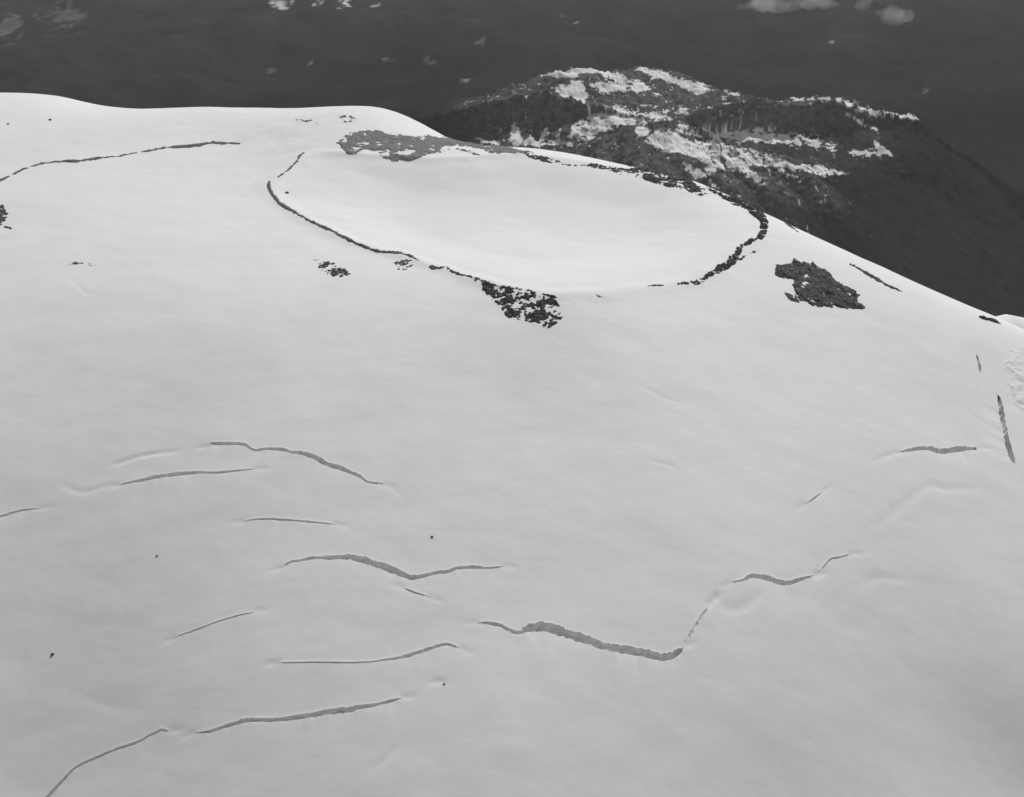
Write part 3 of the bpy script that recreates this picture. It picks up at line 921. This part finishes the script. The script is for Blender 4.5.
SNOW = [  # (outline in the photograph, wildness of the edge, density 0..1)
    (z3([(410, 150), (470, 145), (520, 135), (590, 128), (650, 140), (700, 162), (712, 178), (660, 168), (610, 145), (560, 142), (530, 160), (500, 158)]), .7, .9),
    (z3([(465, 212), (500, 200), (520, 175), (548, 172), (560, 200), (570, 225), (555, 250), (520, 240), (490, 228)]), .6, .95),
    (z3([(570, 185), (620, 182), (690, 182), (715, 190), (700, 205), (640, 212), (600, 200)]), .7, .9),
    (z3([(720, 175), (760, 172), (785, 205), (740, 212), (715, 200)]), .8, .8),
    (z3([(720, 122), (770, 128), (830, 148), (880, 165), (930, 185), (985, 200), (960, 215), (920, 205), (860, 175), (800, 160), (760, 140)]), .7, .9),
    (z3([(545, 255), (600, 265), (680, 262), (760, 285), (840, 270), (850, 300), (760, 320), (690, 330), (620, 350), (520, 372), (540, 320), (580, 310)]), 1.3, .55),
    (z3([(300, 385), (320, 320), (340, 340), (345, 385)]), .6, .9), (z3([(355, 385), (375, 360), (395, 385)]), .6, .8), (z3([(405, 380), (430, 335), (445, 380)]), .6, .8),
    (z3([(465, 365), (480, 335), (490, 362)]), .6, .8), (z3([(505, 365), (530, 320), (560, 345), (545, 372)]), .8, .8),
    (z3([(200, 375), (300, 385), (420, 385), (520, 370), (600, 365), (560, 385), (440, 395), (330, 390), (210, 382)]), .8, .75),
    (z3([(740, 330), (765, 325), (790, 345), (760, 365), (745, 365)]), .6, .9),
    (z3([(770, 380), (810, 350), (850, 350), (900, 375), (980, 390), (1024, 395), (1060, 400), (1060, 415), (980, 418), (930, 424), (880, 414), (820, 398)]), .35, 1.25),
    (z4([(0, 262), (60, 270), (120, 272), (180, 282), (240, 300), (330, 322), (400, 330), (470, 350), (400, 352), (320, 340), (260, 330), (200, 330), (170, 300), (60, 290), (0, 286)]), 1.2, .6),
    (z3([(880, 310), (920, 330), (1000, 330), (1024, 345), (1024, 380), (960, 372), (900, 345)]), 1.3, .55),
    (z4([(40, 230), (90, 225), (140, 215), (200, 235), (280, 232), (300, 245), (350, 250), (345, 268), (250, 262), (180, 262), (100, 250)]), 1.2, .62),
    (z4([(120, 235), (130, 200), (145, 232)]), .5, .9), (z4([(172, 240), (182, 195), (192, 240)]), .5, .9), (z4([(205, 232), (222, 205), (240, 232)]), .6, .8), (z4([(250, 232), (258, 206), (268, 234)]), .5, .8),
    (z4([(340, 250), (390, 252), (395, 272), (360, 268)]), .9, .85), (z4([(415, 268), (440, 262), (445, 285), (425, 284)]), .8, .8),
    (z4([(490, 292), (530, 284), (560, 290), (600, 296), (540, 300), (500, 300)]), .7, .8), (z4([(555, 260), (580, 280), (598, 296), (565, 290)]), .6, .85),
    (z4([(440, 132), (470, 145), (520, 165), (575, 180), (640, 184), (675, 192), (640, 195), (580, 188), (530, 182), (490, 165), (450, 142)]), .8, .85),
    (z4([(468, 168), (500, 190), (540, 212), (560, 226), (540, 220), (505, 200), (475, 178)]), .5, .8),
    (z4([(300, 135), (360, 132), (430, 130), (420, 145), (330, 142)]), 1.3, .4),
    (z4([(105, 100), (130, 108), (165, 130), (140, 122)]), .6, .7), (z4([(0, 85), (60, 95), (85, 115), (50, 122), (0, 102)]), .6, .9),
    (z4([(780, 185), (820, 188), (830, 200), (790, 200)]), .9, .8), (z4([(740, 185), (748, 190), (745, 205), (738, 200)]), .8, .5),
    (z4([(5, 315), (30, 330), (60, 350), (90, 372), (120, 400), (95, 388), (50, 362), (20, 345)]), .5, .8),
    (z4([(56, 292), (76, 297), (96, 338), (80, 334)]), .4, 1.25), (z4([(90, 292), (104, 297), (124, 340), (112, 334)]), .4, 1.1), (z4([(118, 293), (138, 300), (156, 334), (140, 330)]), .4, 1.25), (z4([(150, 300), (164, 306), (186, 350), (174, 344)]), .4, 1.1), (z4([(165, 308), (200, 342), (238, 374), (220, 369), (185, 346)]), .4, 1.2),
    (z4([(250, 305), (300, 345), (350, 372), (330, 368), (280, 345)]), .9, .5), (z4([(0, 160), (20, 165), (25, 185), (0, 180)]), .7, .8), (z4([(0, 205), (15, 215), (5, 235), (-10, 220)]), .7, .8),
    (z3([(890, 262), (915, 270), (915, 290), (895, 285)]), .7, .8), (z3([(110, 305), (135, 300), (130, 318), (112, 318)]), 1.0, .6), (z3([(230, 270), (280, 272), (260, 285)]), 1.2, .4),
]
bare_mask = sstep(-420, 0, HX + 150 * fbm(HX / 160, HY / 160, 3, 677)) * sstep(1900, 1400, HX)
snow = np.zeros(h.shape)
for P, wild, dens in SNOW:
    A_ = np.array(P)
    m = (px > A_[:, 0].min() - 5) & (px < A_[:, 0].max() + 5) & (py > A_[:, 1].min() - 5) & (py < A_[:, 1].max() + 5)
    if not m.any():
        continue
    s = sdf(px[m], py[m], P)
    v = np.clip(s, -2.5, 2.5) * .34 + (dens - .62) * 1.1 + nz[m] * 2.1 * (.5 + .6 * wild)
    snow[m] = np.maximum(snow[m], sstep(-.05, .2, v) * sstep(-6, -2, s))
snow *= 1 - sstep(.0, .25, 1.1 * sstep(.9, 1.7, slope) - .75 - .9 * nz + .55 * streak)
# thin natural snow left in the gullies everywhere on the high ground
snow = np.maximum(snow, .9 * bare_mask * sstep(.34, .44, streak * .8 + nz * .35 - slope * .06) * sstep(-1750, -1350, h))
snow = np.maximum(snow, sstep(.33, .42, nz - .3 * steep) * sstep(-1560, -1330, h) * bare_mask)
M_RANGE, nt, b = mat('snow_patched_range')
b.inputs['Roughness'].default_value = 1
b.inputs['Specular IOR Level'].default_value = 0
att = nd(nt, 'ShaderNodeAttribute', attribute_name='snow')
bare = nd(nt, 'ShaderNodeAttribute', attribute_name='bare')
rock = ramp(nt, obj_noise(nt, .03, 7, .72), .035, .17, .36, .66)
forest = ramp(nt, obj_noise(nt, .012, 6, .7), .010, .030, .3, .7)
m1 = nd(nt, 'ShaderNodeMix', data_type='RGBA'); nt.links.new(bare.outputs['Fac'], m1.inputs[0]); nt.links.new(forest, m1.inputs[6]); nt.links.new(rock, m1.inputs[7])
m2 = nd(nt, 'ShaderNodeMix', data_type='RGBA'); nt.links.new(att.outputs['Fac'], m2.inputs[0]); nt.links.new(m1.outputs[2], m2.inputs[6]); m2.inputs[7].default_value = (.86, .86, .86, 1)
nt.links.new(m2.outputs[2], b.inputs['Base Color'])
bump(nt, b, obj_noise(nt, .05, 6, .7), .5, 7)
V = np.stack([HX.ravel(), HY.ravel(), h.ravel()], 1)
hills = structure(mesh_obj('hills', V, grid_faces(len(hx), len(hy)), M_RANGE))
a = hills.data.attributes.new('snow', 'FLOAT', 'POINT'); a.data.foreach_set('value', snow.ravel().astype(np.float32))
bare_v = sstep(-1600, -1380, h + 90 * fbm(HX / 260, HY / 260, 3, 671)) * sstep(-420, 0, HX + 150 * fbm(HX / 160, HY / 160, 3, 677)) * sstep(2200, 1500, HX)
a = hills.data.attributes.new('bare', 'FLOAT', 'POINT'); a.data.foreach_set('value', bare_v.ravel().astype(np.float32))

# ------------------------------------------------------------------ clouds floating over the valley
def cloud(puffs, Y, density, label):
    import bmesh
    bm = bmesh.new()
    for (x, y, rx, ry) in puffs:
        c = world_at(x, y, Y + random.uniform(-60, 60))
        k = np.linalg.norm(c - CAM) / FPX
        m = Matrix.Translation(Vector(c)) @ Matrix.Diagonal((rx * k, rx * k * 1.1, ry * k, 1))
        bmesh.ops.create_icosphere(bm, subdivisions=3, radius=1, matrix=m)
    me = bpy.data.meshes.new('cloud'); bm.to_mesh(me); bm.free()
    o = bpy.data.objects.new('cloud', me); COL.objects.link(o)
    cen = np.mean([v.co[:] for v in me.vertices], axis=0)
    o.location = cen
    me.transform(Matrix.Translation(Vector(-cen)))
    rm = o.modifiers.new('merge', 'REMESH'); rm.mode = 'VOXEL'; rm.voxel_size = 14
    tx = bpy.data.textures.new('cloud_billow', 'CLOUDS'); tx.noise_scale = 90; tx.noise_depth = 4
    dm = o.modifiers.new('billow', 'DISPLACE'); dm.texture = tx; dm.strength = 90; dm.mid_level = .55; dm.texture_coords = 'LOCAL'
    mt = bpy.data.materials.new('cloud_vapour'); mt.use_nodes = True; nt = mt.node_tree; nt.nodes.clear()
    out = nd(nt, 'ShaderNodeOutputMaterial'); v = nd(nt, 'ShaderNodeVolumePrincipled')
    v.inputs['Color'].default_value = (.95, .95, .95, 1); v.inputs['Density'].default_value = density
    f = mathn(nt, 'MULTIPLY', ramp(nt, obj_noise(nt, .006, 5, .65), 0, 1, .38, .68), density * 2.2)
    nt.links.new(f, v.inputs['Density'])
    nt.links.new(v.outputs[0], out.inputs['Volume'])
    me.materials.append(mt)
    tag(o, label, 'cloud', 'small clouds over the valley')
    return o


cloud([(746, 7, 9, 4), (760, 5, 14, 6), (776, 3, 14, 7), (792, 1, 14, 8), (808, 0, 14, 8), (824, 3, 11, 5), (834, 5, 7, 4)], 9000, .0028, 'longest flat white cloud at the top edge over the dark valley')
cloud([(884, 12, 8, 4), (893, 14, 11, 8), (903, 15, 9, 7), (896, 19, 9, 6)], 9000, .0025, 'small round puff cloud near the top right corner')
cloud([(864, 3, 7, 5), (868, 0, 7, 5)], 9050, .0022, 'tiny wisp cloud at the top edge between the flat cloud and the puff')

# ------------------------------------------------------------------ haze
HZ = (-24500, 24500, -6500, 30500, -2900, 420)
V = [(x, y, z) for z in HZ[4:6] for y in HZ[2:4] for x in HZ[0:2]]
Fh = [(0, 2, 3, 1), (4, 5, 7, 6), (0, 1, 5, 4), (2, 6, 7, 3), (0, 4, 6, 2), (1, 3, 7, 5)]
mh = bpy.data.materials.new('haze'); mh.use_nodes = True; nt = mh.node_tree; nt.nodes.clear()
out = nd(nt, 'ShaderNodeOutputMaterial'); v = nd(nt, 'ShaderNodeVolumePrincipled')
v.inputs['Color'].default_value = (.9, .9, .9, 1); v.inputs['Density'].default_value = 1.1e-5
v.inputs['Anisotropy'].default_value = 0.0
nt.links.new(v.outputs[0], out.inputs['Volume'])
hz = mesh_obj('haze', V, Fh, mh, smooth=False); hz['kind'] = 'stuff'

# ------------------------------------------------------------------ light
AZ, EL = R(20), R(48)
sd = Vector((math.sin(AZ) * math.cos(EL), math.cos(AZ) * math.cos(EL), math.sin(EL)))
L = bpy.data.lights.new('sun', 'SUN'); L.energy = 2.86; L.angle = R(.5); L.color = (1, 1, 1)
sun = bpy.data.objects.new('sun', L); COL.objects.link(sun); sun.rotation_euler = sd.to_track_quat('Z', 'Y').to_euler()
sun.location = (0, 0, 900)
wd = bpy.data.worlds.new('World'); scn.world = wd; wd.use_nodes = True; nt = wd.node_tree
bg = nt.nodes['Background']
sky = nd(nt, 'ShaderNodeTexSky', sky_type='NISHITA'); sky.sun_disc = False
sky.sun_elevation = EL; sky.sun_rotation = AZ; sky.altitude = 4400
bw = nd(nt, 'ShaderNodeRGBToBW')          # the photograph is black and white film
nt.links.new(sky.outputs[0], bw.inputs[0]); nt.links.new(bw.outputs[0], bg.inputs['Color'])
bg.inputs['Strength'].default_value = .125

# ------------------------------------------------------------------ camera
cd = bpy.data.cameras.new('camera'); cam = bpy.data.objects.new('camera', cd); COL.objects.link(cam)
cam.location = CAM; cam.rotation_euler = (math.pi / 2 - PITCH, 0, 0)
cd.sensor_width = 36; cd.lens = FPX / W * 36; cd.clip_start = 1; cd.clip_end = 90000
scn.camera = cam
scn.view_settings.view_transform = 'Standard'; scn.view_settings.look = 'None'
scn.view_settings.exposure = 0; scn.view_settings.gamma = 1; scn.view_settings.use_curve_mapping = False
scn.render.resolution_x, scn.render.resolution_y = W, H
scn.render.engine = 'CYCLES'
scn.cycles.use_denoising = True
scn.cycles.max_bounces = 6; scn.cycles.diffuse_bounces = 4; scn.cycles.volume_bounces = 1
